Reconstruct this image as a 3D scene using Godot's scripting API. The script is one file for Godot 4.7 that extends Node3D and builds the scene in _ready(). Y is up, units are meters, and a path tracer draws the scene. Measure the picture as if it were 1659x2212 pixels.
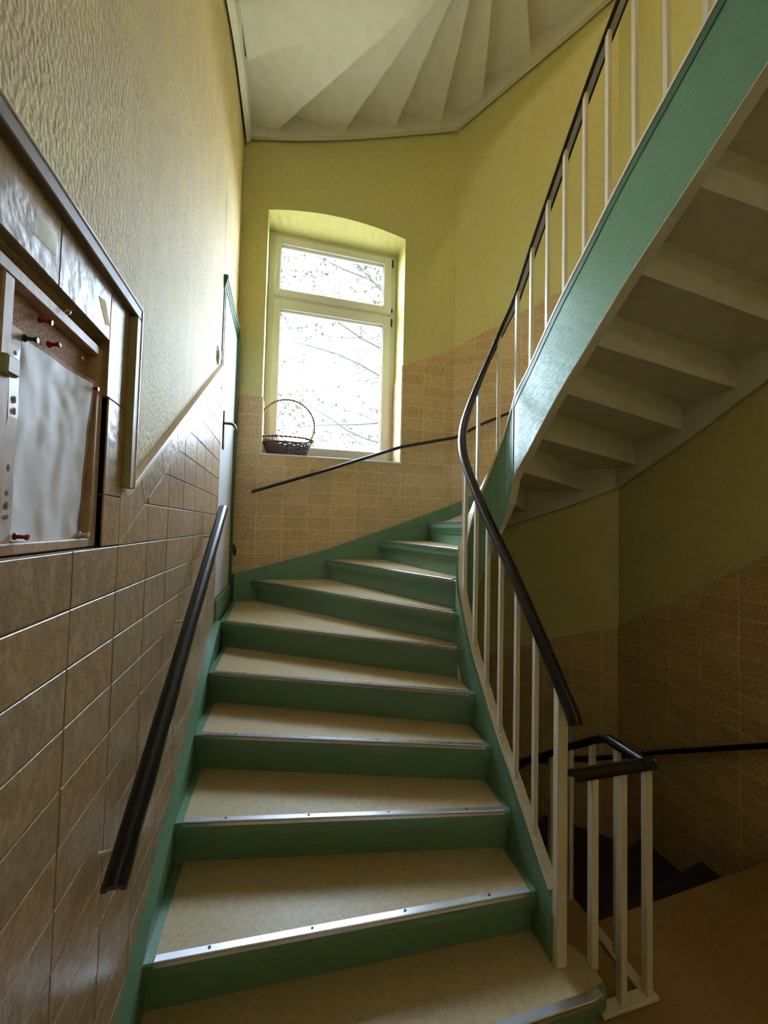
extends Node3D
# Winding stairwell with a green wooden staircase, tiled dado and one bright window.
# Metres, y up; heights measured from the eye are turned into heights above the landing with EYE.

const EYE := 1.536
const RISE := 0.158
const STOREY := 3.792
const UP := Vector3.UP

var M := {}
var taken := {}
var rng := RandomNumberGenerator.new()

# ---------------------------------------------------------------- naming
func numbered(called: String) -> String:
	if not taken.has(called):
		taken[called] = 0
		return called
	taken[called] += 1
	return "%s_%03d" % [called, taken[called]]

func tag(o: Node, label: String, category: String, group := "") -> void:
	o.set_meta("label", label)
	o.set_meta("category", category)
	if group != "":
		o.set_meta("group", group)

func thing(called: String, label: String, category: String, at := Vector3.ZERO, group := "") -> Node3D:
	var o := Node3D.new()
	o.name = numbered(called)
	add_child(o, true)
	o.position = at
	tag(o, label, category, group)
	return o

func put(called: String, mesh: Mesh, mat: Material, parent: Node, at := Vector3.ZERO) -> MeshInstance3D:
	var o := MeshInstance3D.new()
	o.name = numbered(called) if parent == self else called
	o.mesh = mesh
	o.material_override = mat
	o.position = at
	parent.add_child(o, true)
	return o

func struct(called: String, mesh: Mesh, mat: Material) -> MeshInstance3D:
	var o := put(called, mesh, mat, self)
	o.set_meta("kind", "structure")
	return o

# ---------------------------------------------------------------- mesh helpers
func begin() -> SurfaceTool:
	var st := SurfaceTool.new()
	st.begin(Mesh.PRIMITIVE_TRIANGLES)
	return st

func tri(st: SurfaceTool, a: Vector3, b: Vector3, c: Vector3, hint: Vector3) -> void:
	var n := (c - a).cross(b - a)
	if n.length() < 1e-12:
		return
	n = n.normalized()
	if n.dot(hint) < 0.0:
		n = -n
		var t := b
		b = c
		c = t
	for v: Vector3 in [a, b, c]:
		st.set_normal(n)
		st.add_vertex(v)

func quad(st: SurfaceTool, a: Vector3, b: Vector3, c: Vector3, d: Vector3, hint: Vector3) -> void:
	tri(st, a, b, c, hint)
	tri(st, a, c, d, hint)

func stri(st: SurfaceTool, p: Array, n: Array) -> void:
	var f: Vector3 = (p[2] - p[0]).cross(p[1] - p[0])
	if f.length() < 1e-13:
		return
	var order := [0, 1, 2]
	if f.dot(n[0] + n[1] + n[2]) < 0.0:
		order = [0, 2, 1]
	for i: int in order:
		st.set_normal(n[i])
		st.add_vertex(p[i])

func squad(st: SurfaceTool, p: Array, n: Array) -> void:
	stri(st, [p[0], p[1], p[2]], [n[0], n[1], n[2]])
	stri(st, [p[0], p[2], p[3]], [n[0], n[2], n[3]])

func box(st: SurfaceTool, lo: Vector3, hi: Vector3, b := 0.0) -> void:
	# a box, its edges chamfered by b
	var c := (lo + hi) / 2.0
	var h := (hi - lo) / 2.0
	if b <= 0.0:
		for ax in 3:
			for s: float in [-1.0, 1.0]:
				var n := Vector3.ZERO
				n[ax] = s
				var u := Vector3.ZERO
				u[(ax + 1) % 3] = h[(ax + 1) % 3]
				var v := Vector3.ZERO
				v[(ax + 2) % 3] = h[(ax + 2) % 3]
				var o := c + n * h[ax]
				quad(st, o - u - v, o + u - v, o + u + v, o - u + v, n)
		return
	b = minf(b, minf(h.x, minf(h.y, h.z)) * 0.9)
	for ax in 3:
		var i := (ax + 1) % 3
		var j := (ax + 2) % 3
		for s: float in [-1.0, 1.0]:
			var n := Vector3.ZERO
			n[ax] = s
			var u := Vector3.ZERO
			u[i] = h[i] - b
			var v := Vector3.ZERO
			v[j] = h[j] - b
			var o := c + n * h[ax]
			quad(st, o - u - v, o + u - v, o + u + v, o - u + v, n)
		# chamfers along axis ax
		for si: float in [-1.0, 1.0]:
			for sj: float in [-1.0, 1.0]:
				var e := Vector3.ZERO
				e[ax] = h[ax] - b
				var p := c
				p[i] += si * h[i]
				p[j] += sj * (h[j] - b)
				var q := c
				q[i] += si * (h[i] - b)
				q[j] += sj * h[j]
				var n := Vector3.ZERO
				n[i] = si
				n[j] = sj
				quad(st, p - e, p + e, q + e, q - e, n)
	for sx: float in [-1.0, 1.0]:
		for sy: float in [-1.0, 1.0]:
			for sz: float in [-1.0, 1.0]:
				var s := Vector3(sx, sy, sz)
				tri(st, c + s * (h - Vector3(0, b, b)), c + s * (h - Vector3(b, 0, b)), c + s * (h - Vector3(b, b, 0)), s)

func box_mesh(lo: Vector3, hi: Vector3, b := 0.0) -> Mesh:
	var st := begin()
	box(st, lo, hi, b)
	return st.commit()

func ccw(poly: PackedVector2Array) -> PackedVector2Array:
	var p := poly.duplicate()
	if Geometry2D.is_polygon_clockwise(p):
		p.reverse()
	return p

func prism(st: SurfaceTool, poly: PackedVector2Array, f: Transform3D, d0: float, d1: float, bevel := 0.0) -> void:
	# poly lies in the frame's xy plane and is extruded along its z from d0 to d1; bevel eases the d1 edge
	var p := ccw(poly)
	var tris := Geometry2D.triangulate_polygon(p)
	var n := p.size()
	var q := p.duplicate()
	if bevel > 0.0:
		for i in n:
			var e0 := (p[i] - p[(i + n - 1) % n]).normalized()
			var e1 := (p[(i + 1) % n] - p[i]).normalized()
			var n0 := Vector2(-e0.y, e0.x)
			var n1 := Vector2(-e1.y, e1.x)
			var m := n0 + n1
			var k := 1.0 + n0.dot(n1)
			q[i] = p[i] + (m * (bevel / k) if k > 0.3 else n0 * bevel)
	var zx := f.basis.z
	for t in range(0, tris.size(), 3):
		tri(st, f * v3(q[tris[t]], d1), f * v3(q[tris[t + 1]], d1), f * v3(q[tris[t + 2]], d1), zx)
		tri(st, f * v3(p[tris[t]], d0), f * v3(p[tris[t + 1]], d0), f * v3(p[tris[t + 2]], d0), -zx)
	var dm := d1 - bevel if bevel > 0.0 else d1
	for i in n:
		var j := (i + 1) % n
		var e := (p[j] - p[i]).normalized()
		var o := f.basis * Vector3(e.y, -e.x, 0)
		quad(st, f * v3(p[i], d0), f * v3(p[j], d0), f * v3(p[j], dm), f * v3(p[i], dm), o)
		if bevel > 0.0:
			quad(st, f * v3(p[i], dm), f * v3(p[j], dm), f * v3(q[j], d1), f * v3(q[i], d1), o + zx)

func v3(p: Vector2, z: float) -> Vector3:
	return Vector3(p.x, p.y, z)

# plan frame: (x, z) in plan -> world, extruded upwards
func plan_frame() -> Transform3D:
	return Transform3D(Basis(Vector3(1, 0, 0), Vector3(0, 0, 1), Vector3(0, 1, 0)), Vector3.ZERO)

func slab(st: SurfaceTool, poly: PackedVector2Array, y0: float, y1: float, bevel := 0.0) -> void:
	prism(st, poly, plan_frame(), y0, y1, bevel)

func slab_mesh(poly: PackedVector2Array, y0: float, y1: float, bevel := 0.0) -> Mesh:
	var st := begin()
	slab(st, poly, y0, y1, bevel)
	return st.commit()

func ring_profile(kind: String, w: float, h: float) -> PackedVector2Array:
	var p := PackedVector2Array()
	if kind == "round":
		for i in 12:
			p.append(Vector2(cos(TAU * i / 12.0) * w / 2.0, sin(TAU * i / 12.0) * h / 2.0))
	elif kind == "rail": # flat underside, domed top
		for i in 9:
			var a := PI * i / 8.0
			p.append(Vector2(cos(a) * w / 2.0, -h * 0.15 + sin(a) * h * 0.65))
		p.append(Vector2(-w * 0.5, -h * 0.4))
		p.append(Vector2(-w * 0.42, -h * 0.5))
		p.append(Vector2(-w * 0.27, -h * 0.5))
		p.append(Vector2(-w * 0.27, -h * 0.2))
		p.append(Vector2(w * 0.27, -h * 0.2))
		p.append(Vector2(w * 0.27, -h * 0.5))
		p.append(Vector2(w * 0.42, -h * 0.5))
		p.append(Vector2(w * 0.5, -h * 0.4))
	else:
		p = PackedVector2Array([Vector2(w / 2, -h / 2), Vector2(w / 2, h / 2), Vector2(-w / 2, h / 2), Vector2(-w / 2, -h / 2)])
	return p

func sweep(st: SurfaceTool, path: Array, prof: PackedVector2Array, smooth := true, side0 := Vector3.ZERO) -> void:
	var rings := []
	var frames := []
	var n := path.size()
	for i in n:
		var t: Vector3 = (path[mini(i + 1, n - 1)] - path[maxi(i - 1, 0)]).normalized()
		var side := t.cross(UP)
		if side.length() < 0.05:
			side = side0 if side0 != Vector3.ZERO else Vector3.RIGHT
		side = (side - t * side.dot(t)).normalized()
		var up := side.cross(t)
		frames.append([side, up, t])
		var r := []
		for q in prof:
			r.append(path[i] + side * q.x + up * q.y)
		rings.append(r)
	var m := prof.size()
	var c := Vector2.ZERO
	for q in prof:
		c += q / m
	c.y = minf(c.y, 0.0)
	for i in n - 1:
		for j in m:
			var k := (j + 1) % m
			var e := prof[k] - prof[j]
			var en := Vector2(e.y, -e.x).normalized()
			if en.dot((prof[j] + prof[k]) / 2.0 - c) < 0.0:
				en = -en
			var nj := en
			var nk := en
			if en.dot((prof[j] + prof[k]) / 2.0 - c) < 0.0 or (prof.size() > 16 and j > 9 and j < 16):
				en = Vector2(e.y, -e.x).normalized() * (1.0 if Geometry2D.is_polygon_clockwise(prof) == false else -1.0)
				nj = en
				nk = en
			elif smooth:
				nj = (prof[j] - c).normalized()
				nk = (prof[k] - c).normalized()
			var f0: Array = frames[i]
			var f1: Array = frames[i + 1]
			squad(st, [rings[i][j], rings[i][k], rings[i + 1][k], rings[i + 1][j]],
				[f0[0] * nj.x + f0[1] * nj.y, f0[0] * nk.x + f0[1] * nk.y, f1[0] * nk.x + f1[1] * nk.y, f1[0] * nj.x + f1[1] * nj.y])
	for e: int in [0, n - 1]:
		var cap := Geometry2D.triangulate_polygon(prof)
		for j in range(0, cap.size(), 3):
			tri(st, rings[e][cap[j]], rings[e][cap[j + 1]], rings[e][cap[j + 2]], frames[e][2] * (-1.0 if e == 0 else 1.0))

func sweep_mesh(path: Array, prof: PackedVector2Array, smooth := true) -> Mesh:
	var st := begin()
	sweep(st, path, prof, smooth)
	return st.commit()

func tube(st: SurfaceTool, path: Array, radii: Array, sides := 8) -> void:
	var n := path.size()
	var rings := []
	var norms := []
	var side := Vector3.ZERO
	for i in n:
		var t: Vector3 = (path[mini(i + 1, n - 1)] - path[maxi(i - 1, 0)]).normalized()
		if side == Vector3.ZERO:
			side = t.cross(UP if absf(t.y) < 0.9 else Vector3.RIGHT).normalized()
		side = (side - t * side.dot(t)).normalized()
		var up := side.cross(t)
		var r := []
		var q := []
		for j in sides:
			var d := side * cos(TAU * j / sides) + up * sin(TAU * j / sides)
			q.append(d)
			r.append(path[i] + d * radii[i])
		rings.append(r)
		norms.append(q)
	for i in n - 1:
		for j in sides:
			var k := (j + 1) % sides
			squad(st, [rings[i][j], rings[i][k], rings[i + 1][k], rings[i + 1][j]], [norms[i][j], norms[i][k], norms[i + 1][k], norms[i + 1][j]])
	for e: int in [0, n - 1]:
		var d: Vector3 = (path[0] - path[1]) if e == 0 else (path[n - 1] - path[n - 2])
		for j in range(1, sides - 1):
			tri(st, rings[e][0], rings[e][j], rings[e][j + 1], d)

func lathe(st: SurfaceTool, prof: Array, f: Transform3D, sides := 20, sx := 1.0, sy := 1.0) -> void:
	# prof: Vector2(radius, height along the frame's z)
	var n := prof.size()
	for i in n - 1:
		var a: Vector2 = prof[i]
		var b: Vector2 = prof[i + 1]
		var d := (b - a).normalized()
		for j in sides:
			var t0 := TAU * j / sides
			var t1 := TAU * (j + 1) / sides
			var p := []
			var q := []
			for s: Array in [[a, t0], [a, t1], [b, t1], [b, t0]]:
				var v: Vector2 = s[0]
				p.append(f * Vector3(cos(s[1]) * v.x * sx, sin(s[1]) * v.x * sy, v.y))
				q.append((f.basis * Vector3(cos(s[1]) * d.y, sin(s[1]) * d.y, -d.x)).normalized())
			squad(st, p, q)

func hermite(xs: Array, ys: Array, x: float) -> float:
	var n := xs.size()
	if x <= xs[0]:
		return ys[0] + (x - xs[0]) * (ys[1] - ys[0]) / (xs[1] - xs[0])
	if x >= xs[n - 1]:
		return ys[n - 1] + (x - xs[n - 1]) * (ys[n - 1] - ys[n - 2]) / (xs[n - 1] - xs[n - 2])
	var i := 0
	while xs[i + 1] < x:
		i += 1
	var m := []
	for k: int in [i, i + 1]:
		var a := maxi(k - 1, 0)
		var b := mini(k + 1, n - 1)
		m.append((ys[b] - ys[a]) / (xs[b] - xs[a]))
	var h: float = xs[i + 1] - xs[i]
	var t: float = (x - xs[i]) / h
	return (2 * t * t * t - 3 * t * t + 1) * ys[i] + (t * t * t - 2 * t * t + t) * h * m[0] + (-2 * t * t * t + 3 * t * t) * ys[i + 1] + (t * t * t - t * t) * h * m[1]

# ---------------------------------------------------------------- textures and materials
func noise_image(size: int, freq: float, octaves: int, sd: int, kind := FastNoiseLite.TYPE_SIMPLEX_SMOOTH) -> PackedByteArray:
	var n := FastNoiseLite.new()
	n.seed = sd
	n.noise_type = kind
	n.frequency = freq
	n.fractal_type = FastNoiseLite.FRACTAL_FBM if octaves > 1 else FastNoiseLite.FRACTAL_NONE
	n.fractal_octaves = octaves
	var im := n.get_seamless_image(size, size)
	im.convert(Image.FORMAT_L8)
	return im.get_data()

func mix_texture(size: int, layers: Array, base: Color) -> ImageTexture:
	# layers: [bytes, colour, low, high, strength]: colour laid over where the noise runs from low to high
	var out := PackedByteArray()
	out.resize(size * size * 3)
	var br := base.r
	var bg := base.g
	var bb := base.b
	for i in size * size:
		var r := br
		var g := bg
		var b := bb
		for l: Array in layers:
			var t: float = clampf((l[0][i] / 255.0 - l[2]) / (l[3] - l[2]), 0.0, 1.0) * l[4]
			r += (l[1].r - r) * t
			g += (l[1].g - g) * t
			b += (l[1].b - b) * t
		out[i * 3] = int(clampf(r, 0, 1) * 255)
		out[i * 3 + 1] = int(clampf(g, 0, 1) * 255)
		out[i * 3 + 2] = int(clampf(b, 0, 1) * 255)
	return ImageTexture.create_from_image(Image.create_from_data(size, size, false, Image.FORMAT_RGB8, out))

func bump(freq: float, octaves: int, strength: float, sd: int, size := 512) -> NoiseTexture2D:
	var n := FastNoiseLite.new()
	n.seed = sd
	n.frequency = freq
	n.fractal_octaves = octaves
	var t := NoiseTexture2D.new()
	t.width = size
	t.height = size
	t.seamless = true
	t.as_normal_map = true
	t.bump_strength = strength
	t.noise = n
	return t

func mat(color: Color, rough: float, metal := 0.0) -> StandardMaterial3D:
	var m := StandardMaterial3D.new()
	m.albedo_color = color
	m.roughness = rough
	m.metallic = metal
	return m

func world_mapped(m: StandardMaterial3D, scale: Vector3) -> StandardMaterial3D:
	m.uv1_triplanar = true
	m.uv1_world_triplanar = true
	m.uv1_scale = scale
	return m

func c8(r: int, g: int, b: int) -> Color:
	return Color8(r, g, b)

func make_materials() -> void:
	var S := 512
	var fine := noise_image(S, 0.09, 3, 11)
	var mid := noise_image(S, 0.025, 4, 12)
	var broad := noise_image(S, 0.008, 4, 13)
	var worm := noise_image(S, 0.055, 1, 14)
	var speck := noise_image(S, 0.22, 2, 15)
	# worm lines: where the noise crosses its middle
	var lines := PackedByteArray()
	lines.resize(S * S)
	for i in S * S:
		lines[i] = int(clampf(1.0 - absf(worm[i] / 255.0 - 0.5) * 6.0, 0, 1) * 255)

	var y := mat(Color.WHITE, 0.75)
	y.albedo_texture = mix_texture(S, [[mid, c8(206, 196, 126), 0.4, 0.8, 0.5], [fine, c8(224, 216, 156), 0.5, 0.8, 0.35]], c8(216, 207, 140))
	y.normal_enabled = true
	y.normal_texture = bump(0.06, 4, 5.0, 21)
	y.normal_scale = 0.25
	M.yellow = world_mapped(y, Vector3.ONE * 1.4)

	var l := mat(Color.WHITE, 0.7)
	l.albedo_texture = mix_texture(S, [[broad, c8(206, 180, 130), 0.35, 0.65, 0.9], [mid, c8(198, 174, 124), 0.5, 0.8, 0.5], [fine, c8(164, 138, 92), 0.6, 0.9, 0.55], [speck, c8(128, 102, 64), 0.72, 0.92, 0.6]], c8(212, 190, 124))
	l.normal_enabled = true
	l.normal_texture = bump(0.11, 3, 6.0, 22)
	l.normal_scale = 0.2
	M.plaster = world_mapped(l, Vector3(1.5, 0.8, 1.5))

	# marbled brown tile of the left dado, in four tones
	for k in 4:
		var t := mat([Color(1, 1, 1), Color(0.94, 0.93, 0.92), Color(1.0, 0.97, 0.93), Color(0.97, 0.98, 1.0)][k], 0.34)
		if k == 0:
			t.albedo_texture = mix_texture(S, [[mid, c8(196, 165, 128), 0.35, 0.7, 0.8], [fine, c8(142, 114, 86), 0.5, 0.9, 0.6], [speck, c8(210, 184, 146), 0.6, 0.9, 0.4]], c8(172, 141, 106))
			t.normal_enabled = true
			t.normal_texture = bump(0.03, 4, 3.0, 23)
		else:
			t.albedo_texture = M.tile0.albedo_texture
			t.normal_enabled = true
			t.normal_texture = M.tile0.normal_texture
		t.normal_scale = 0.35
		t.uv1_offset = Vector3(k * 0.31, k * 0.17, k * 0.43)
		M["tile%d" % k] = world_mapped(t, Vector3(1.7, 1.3, 1.7))
	# vermicelli-patterned ochre tile of the other walls
	for k in 4:
		var t := mat([Color(1, 1, 1), Color(0.97, 0.955, 0.94), Color(0.99, 0.98, 0.965), Color(0.955, 0.945, 0.94)][k], 0.3)
		if k == 0:
			t.albedo_texture = mix_texture(S, [[mid, c8(222, 190, 146), 0.4, 0.75, 0.7], [lines, c8(170, 120, 68), 0.15, 0.7, 0.85], [fine, c8(168, 122, 72), 0.55, 0.85, 0.6]], c8(232, 206, 158))
		else:
			t.albedo_texture = M.ochre0.albedo_texture
		t.uv1_offset = Vector3(k * 0.23, k * 0.37, k * 0.11)
		M["ochre%d" % k] = world_mapped(t, Vector3.ONE * 2.1)
	M.grout = mat(c8(148, 128, 102), 0.9)
	M.grout_dark = mat(c8(240, 226, 190), 0.9)

	var g := mat(Color.WHITE, 0.3)
	g.albedo_texture = mix_texture(S, [[mid, c8(94, 128, 100), 0.4, 0.8, 0.6], [fine, c8(112, 146, 118), 0.55, 0.85, 0.3]], c8(104, 140, 110))
	g.normal_enabled = true
	g.normal_texture = bump(0.02, 4, 5.0, 24)
	g.normal_scale = 0.16
	M.green = world_mapped(g, Vector3(1.2, 6.0, 1.2))
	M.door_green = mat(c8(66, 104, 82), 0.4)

	var li := mat(Color.WHITE, 0.42)
	li.albedo_texture = mix_texture(S, [[mid, c8(176, 150, 108), 0.35, 0.7, 0.6], [speck, c8(214, 194, 152), 0.52, 0.8, 0.6], [fine, c8(150, 124, 84), 0.58, 0.85, 0.5]], c8(190, 166, 122))
	M.lino = world_mapped(li, Vector3.ONE * 2.6)
	var fl := mat(c8(214, 192, 174), 0.4)
	fl.albedo_texture = li.albedo_texture
	M.floor = world_mapped(fl, Vector3.ONE * 2.2)
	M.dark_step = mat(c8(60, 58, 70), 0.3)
	M.dark_side = mat(c8(52, 46, 44), 0.6)

	var al := mat(c8(220, 218, 222), 0.26, 0.95)
	al.roughness_texture = bump(0.1, 2, 1.0, 25, 128)
	al.roughness_texture = null
	M.metal = al
	M.screw = mat(c8(66, 60, 56), 0.5, 0.6)
	M.black = mat(c8(20, 17, 17), 0.28)
	M.core = mat(c8(176, 172, 164), 0.5)
	M.cream = mat(c8(226, 212, 190), 0.35)
	var so := mat(Color.WHITE, 0.6)
	so.albedo_texture = mix_texture(256, [[noise_image(256, 0.03, 4, 31), c8(206, 196, 176), 0.4, 0.8, 0.25]], c8(224, 219, 206))
	M.soffit = world_mapped(so, Vector3.ONE)
	M.white = mat(c8(232, 230, 224), 0.3)
	M.gasket = mat(c8(92, 88, 84), 0.6)
	M.door = mat(c8(222, 220, 226), 0.32)
	M.dark = mat(c8(48, 38, 34), 0.4, 0.3)
	M.brass = mat(c8(186, 176, 158), 0.25, 0.8)
	M.chrome = mat(c8(220, 216, 206), 0.2, 0.85)
	var wd := mat(Color.WHITE, 0.5)
	wd.albedo_texture = mix_texture(256, [[noise_image(256, 0.05, 3, 32), c8(166, 128, 98), 0.45, 0.8, 0.6]], c8(196, 160, 130))
	M.wood = world_mapped(wd, Vector3(3.0, 0.8, 3.0))
	var ck := mat(Color.WHITE, 0.85)
	ck.albedo_texture = mix_texture(256, [[noise_image(256, 0.12, 2, 33), c8(124, 86, 62), 0.5, 0.75, 0.8]], c8(186, 142, 108))
	M.cork = world_mapped(ck, Vector3.ONE * 5.0)
	M.trim = mat(c8(184, 170, 132), 0.45)
	M.strip = mat(c8(232, 214, 198), 0.35)
	M.crack = mat(c8(104, 88, 56), 0.9)
	M.paper = mat(c8(244, 238, 240), 0.6)
	var sl := mat(Color(1, 1, 1, 0.12), 0.42)
	sl.transparency = BaseMaterial3D.TRANSPARENCY_ALPHA
	sl.metallic_specular = 0.28
	M.sleeve = sl
	M.sleeve_edge = mat(c8(226, 214, 212), 0.3)
	M.hole = mat(c8(120, 80, 66), 0.8)
	M.red = mat(c8(150, 22, 20), 0.25)
	M.pin_dark = mat(c8(30, 34, 34), 0.3)
	M.pin_pale = mat(c8(206, 206, 176), 0.3)
	M.tape = mat(c8(248, 206, 142), 0.8)
	var ct := mat(Color(0.96, 0.95, 0.9, 0.12), 0.12)
	ct.transparency = BaseMaterial3D.TRANSPARENCY_ALPHA
	ct.normal_enabled = true
	ct.normal_texture = bump(0.03, 3, 20.0, 26, 128)
	M.clear_tape = ct
	var gl := mat(Color(1, 1, 1, 0.05), 0.02)
	gl.transparency = BaseMaterial3D.TRANSPARENCY_ALPHA
	M.glass = gl
	var wk := mat(Color.WHITE, 0.55)
	wk.albedo_texture = mix_texture(128, [[noise_image(128, 0.1, 2, 34), c8(58, 40, 36), 0.4, 0.7, 0.8]], c8(104, 76, 62))
	M.wicker = world_mapped(wk, Vector3.ONE * 12.0)
	M.wicker_pale = mat(c8(150, 112, 80), 0.5)
	M.bark = mat(c8(36, 34, 32), 0.9)
	var lf := mat(c8(50, 57, 28), 0.7)
	lf.backlight_enabled = true
	lf.backlight = Color(0.02, 0.03, 0.01)
	M.leaf = lf

# ---------------------------------------------------------------- the plan of the stair
# inner line: left string, half circle round the well, right string
func inner_plan(s: float) -> Vector2:
	if s < 0.78:
		return Vector2(0.9, -1.05 - s)
	if s < 1.2512:
		var a := (s - 0.78) / 0.15
		return Vector2(1.05 - 0.15 * cos(a), -1.83 - 0.15 * sin(a))
	return Vector2(1.2, -1.83 + (s - 1.2512))

func inner_normal(s: float) -> Vector2: # towards the well
	if s < 0.78:
		return Vector2(1, 0)
	if s < 1.2512:
		var a := (s - 0.78) / 0.15
		return Vector2(cos(a), sin(a))
	return Vector2(-1, 0)

const IN_S := [0.0, 0.202, 0.319, 0.438, 0.55, 0.663, 0.778, 1.155, 1.256, 1.38, 1.504, 1.621, 1.741, 1.865, 1.986, 2.107, 2.235, 3.6]
const IN_Y := [-1.29, -1.075, -0.954, -0.838, -0.702, -0.563, -0.355, 0.475, 0.69, 0.807, 0.933, 1.044, 1.142, 1.248, 1.345, 1.431, 1.523, 2.52]
func inner_top(s: float) -> float:
	return hermite(IN_S, IN_Y, s) + EYE

const RAIL_S := [0.037, 0.213, 0.367, 0.558, 0.749, 0.835, 0.948, 1.046, 1.158, 1.333, 1.544, 1.759, 1.921, 2.235, 3.6]
const RAIL_Y := [-0.522, -0.311, -0.131, 0.071, 0.31, 0.468, 0.678, 0.899, 1.15, 1.389, 1.642, 1.889, 2.048, 2.32, 3.32]
func rail_y(s: float) -> float:
	return hermite(RAIL_S, RAIL_Y, s) + EYE

# nosings: inner end as a place on the inner line, outer end in plan
const IN_NOSE := [-0.05, -0.05, 0.145, 0.299, 0.446, 0.592, 0.735, 0.78, 0.852, 0.923, 0.995, 1.064, 1.137, 1.212, 1.326, 1.531, 1.686, 1.911, 2.111, 2.35, 2.65, 2.94, 3.23, 3.52, 3.81]
const OUT_NOSE := [[0, 0], [-0.328, -1.0], [-0.328, -1.249], [-0.328, -1.558], [-0.328, -1.851], [-0.328, -2.144], [-0.328, -2.54],
	[-0.21, -3.168], [0.345, -3.168], [0.79, -3.168], [1.21, -3.168], [1.556, -3.055], [1.845, -2.777], [2.135, -2.497],
	[2.328, -2.21], [2.328, -1.877], [2.328, -1.585], [2.328, -1.295], [2.328, -1.0], [2.328, -0.71], [2.328, -0.42], [2.328, -0.13], [2.328, 0.16], [2.328, 0.45], [2.328, 0.74]]
const CORNERS := [[-0.328, -3.168], [1.439, -3.168], [2.328, -2.311]] # inner faces of the wall strings

func onose(k: int) -> Vector2:
	return Vector2(OUT_NOSE[k][0], OUT_NOSE[k][1])
func inose(k: int) -> Vector2:
	var s: float = IN_NOSE[k]
	return inner_plan(s) - inner_normal(s) * 0.022

# place along the outer line (the inner faces of the wall strings)
func out_u(p: Vector2) -> float:
	var c0 := Vector2(CORNERS[0][0], CORNERS[0][1])
	var c1 := Vector2(CORNERS[1][0], CORNERS[1][1])
	var c2 := Vector2(CORNERS[2][0], CORNERS[2][1])
	if absf(p.x - c0.x) < 0.01:
		return -p.y
	if absf(p.y - c0.y) < 0.01:
		return 3.168 + (p.x - c0.x)
	if absf(p.x - c2.x) < 0.01:
		return 3.168 + c0.distance_to(c1) + c1.distance_to(c2) + (p.y - c2.y)
	return 3.168 + c0.distance_to(c1) + p.distance_to(c1)

func out_plan(u: float, off: float) -> Vector2:
	# off > 0 goes into the wall
	var c := [Vector2(CORNERS[0][0] - off, CORNERS[0][1] - off), Vector2.ZERO, Vector2.ZERO]
	var d := (Vector2(CORNERS[2][0], CORNERS[2][1]) - Vector2(CORNERS[1][0], CORNERS[1][1])).normalized()
	var n := Vector2(d.y, -d.x)
	if n.y > 0.0:
		n = -n
	var a := Vector2(CORNERS[1][0], CORNERS[1][1]) + n * off
	c[1] = a + d * ((CORNERS[1][1] - off - a.y) / d.y)
	c[2] = a + d * ((CORNERS[2][0] + off - a.x) / d.x)
	var l0 := 3.168
	var l1 := Vector2(CORNERS[0][0], CORNERS[0][1]).distance_to(Vector2(CORNERS[1][0], CORNERS[1][1]))
	var l2 := Vector2(CORNERS[1][0], CORNERS[1][1]).distance_to(Vector2(CORNERS[2][0], CORNERS[2][1]))
	if u <= l0:
		return Vector2(c[0].x, -u) if u < l0 - 1e-4 else c[0]
	if u <= l0 + l1:
		return c[0].lerp(c[1], (u - l0) / l1)
	if u <= l0 + l1 + l2:
		return c[1].lerp(c[2], (u - l0 - l1) / l2)
	return Vector2(c[2].x, c[2].y + (u - l0 - l1 - l2))

func ribbon(st: SurfaceTool, pts: Array) -> void:
	# pts: [inside plan point, outside plan point, bottom, top]
	for i in pts.size() - 1:
		var a: Array = pts[i]
		var b: Array = pts[i + 1]
		var ai: Vector2 = a[0]
		var ao: Vector2 = a[1]
		var bi: Vector2 = b[0]
		var bo: Vector2 = b[1]
		var w := Vector3(ao.x - ai.x, 0, ao.y - ai.y)
		quad(st, Vector3(ai.x, a[3], ai.y), Vector3(ao.x, a[3], ao.y), Vector3(bo.x, b[3], bo.y), Vector3(bi.x, b[3], bi.y), UP)
		quad(st, Vector3(ai.x, a[2], ai.y), Vector3(ao.x, a[2], ao.y), Vector3(bo.x, b[2], bo.y), Vector3(bi.x, b[2], bi.y), -UP)
		quad(st, Vector3(ai.x, a[2], ai.y), Vector3(ai.x, a[3], ai.y), Vector3(bi.x, b[3], bi.y), Vector3(bi.x, b[2], bi.y), -w)
		quad(st, Vector3(ao.x, a[2], ao.y), Vector3(ao.x, a[3], ao.y), Vector3(bo.x, b[3], bo.y), Vector3(bo.x, b[2], bo.y), w)
	for e: int in [0, pts.size() - 1]:
		var a: Array = pts[e]
		var o: Array = pts[1] if e == 0 else pts[pts.size() - 2]
		var d := Vector3(a[0].x - o[0].x, 0, a[0].y - o[0].y)
		quad(st, Vector3(a[0].x, a[2], a[0].y), Vector3(a[1].x, a[2], a[1].y), Vector3(a[1].x, a[3], a[1].y), Vector3(a[0].x, a[3], a[0].y), d)

func shifted_line(k: int, back: float, ext: float) -> Array:
	# the nosing line of step k moved up the stair by back and lengthened by ext at both ends: [outer, inner]
	var o := onose(k)
	var i := inose(k)
	var d := (i - o).normalized()
	var n := Vector2(d.y, -d.x) # up the stair
	return [o - d * ext + n * back, i + d * ext + n * back]

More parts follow.
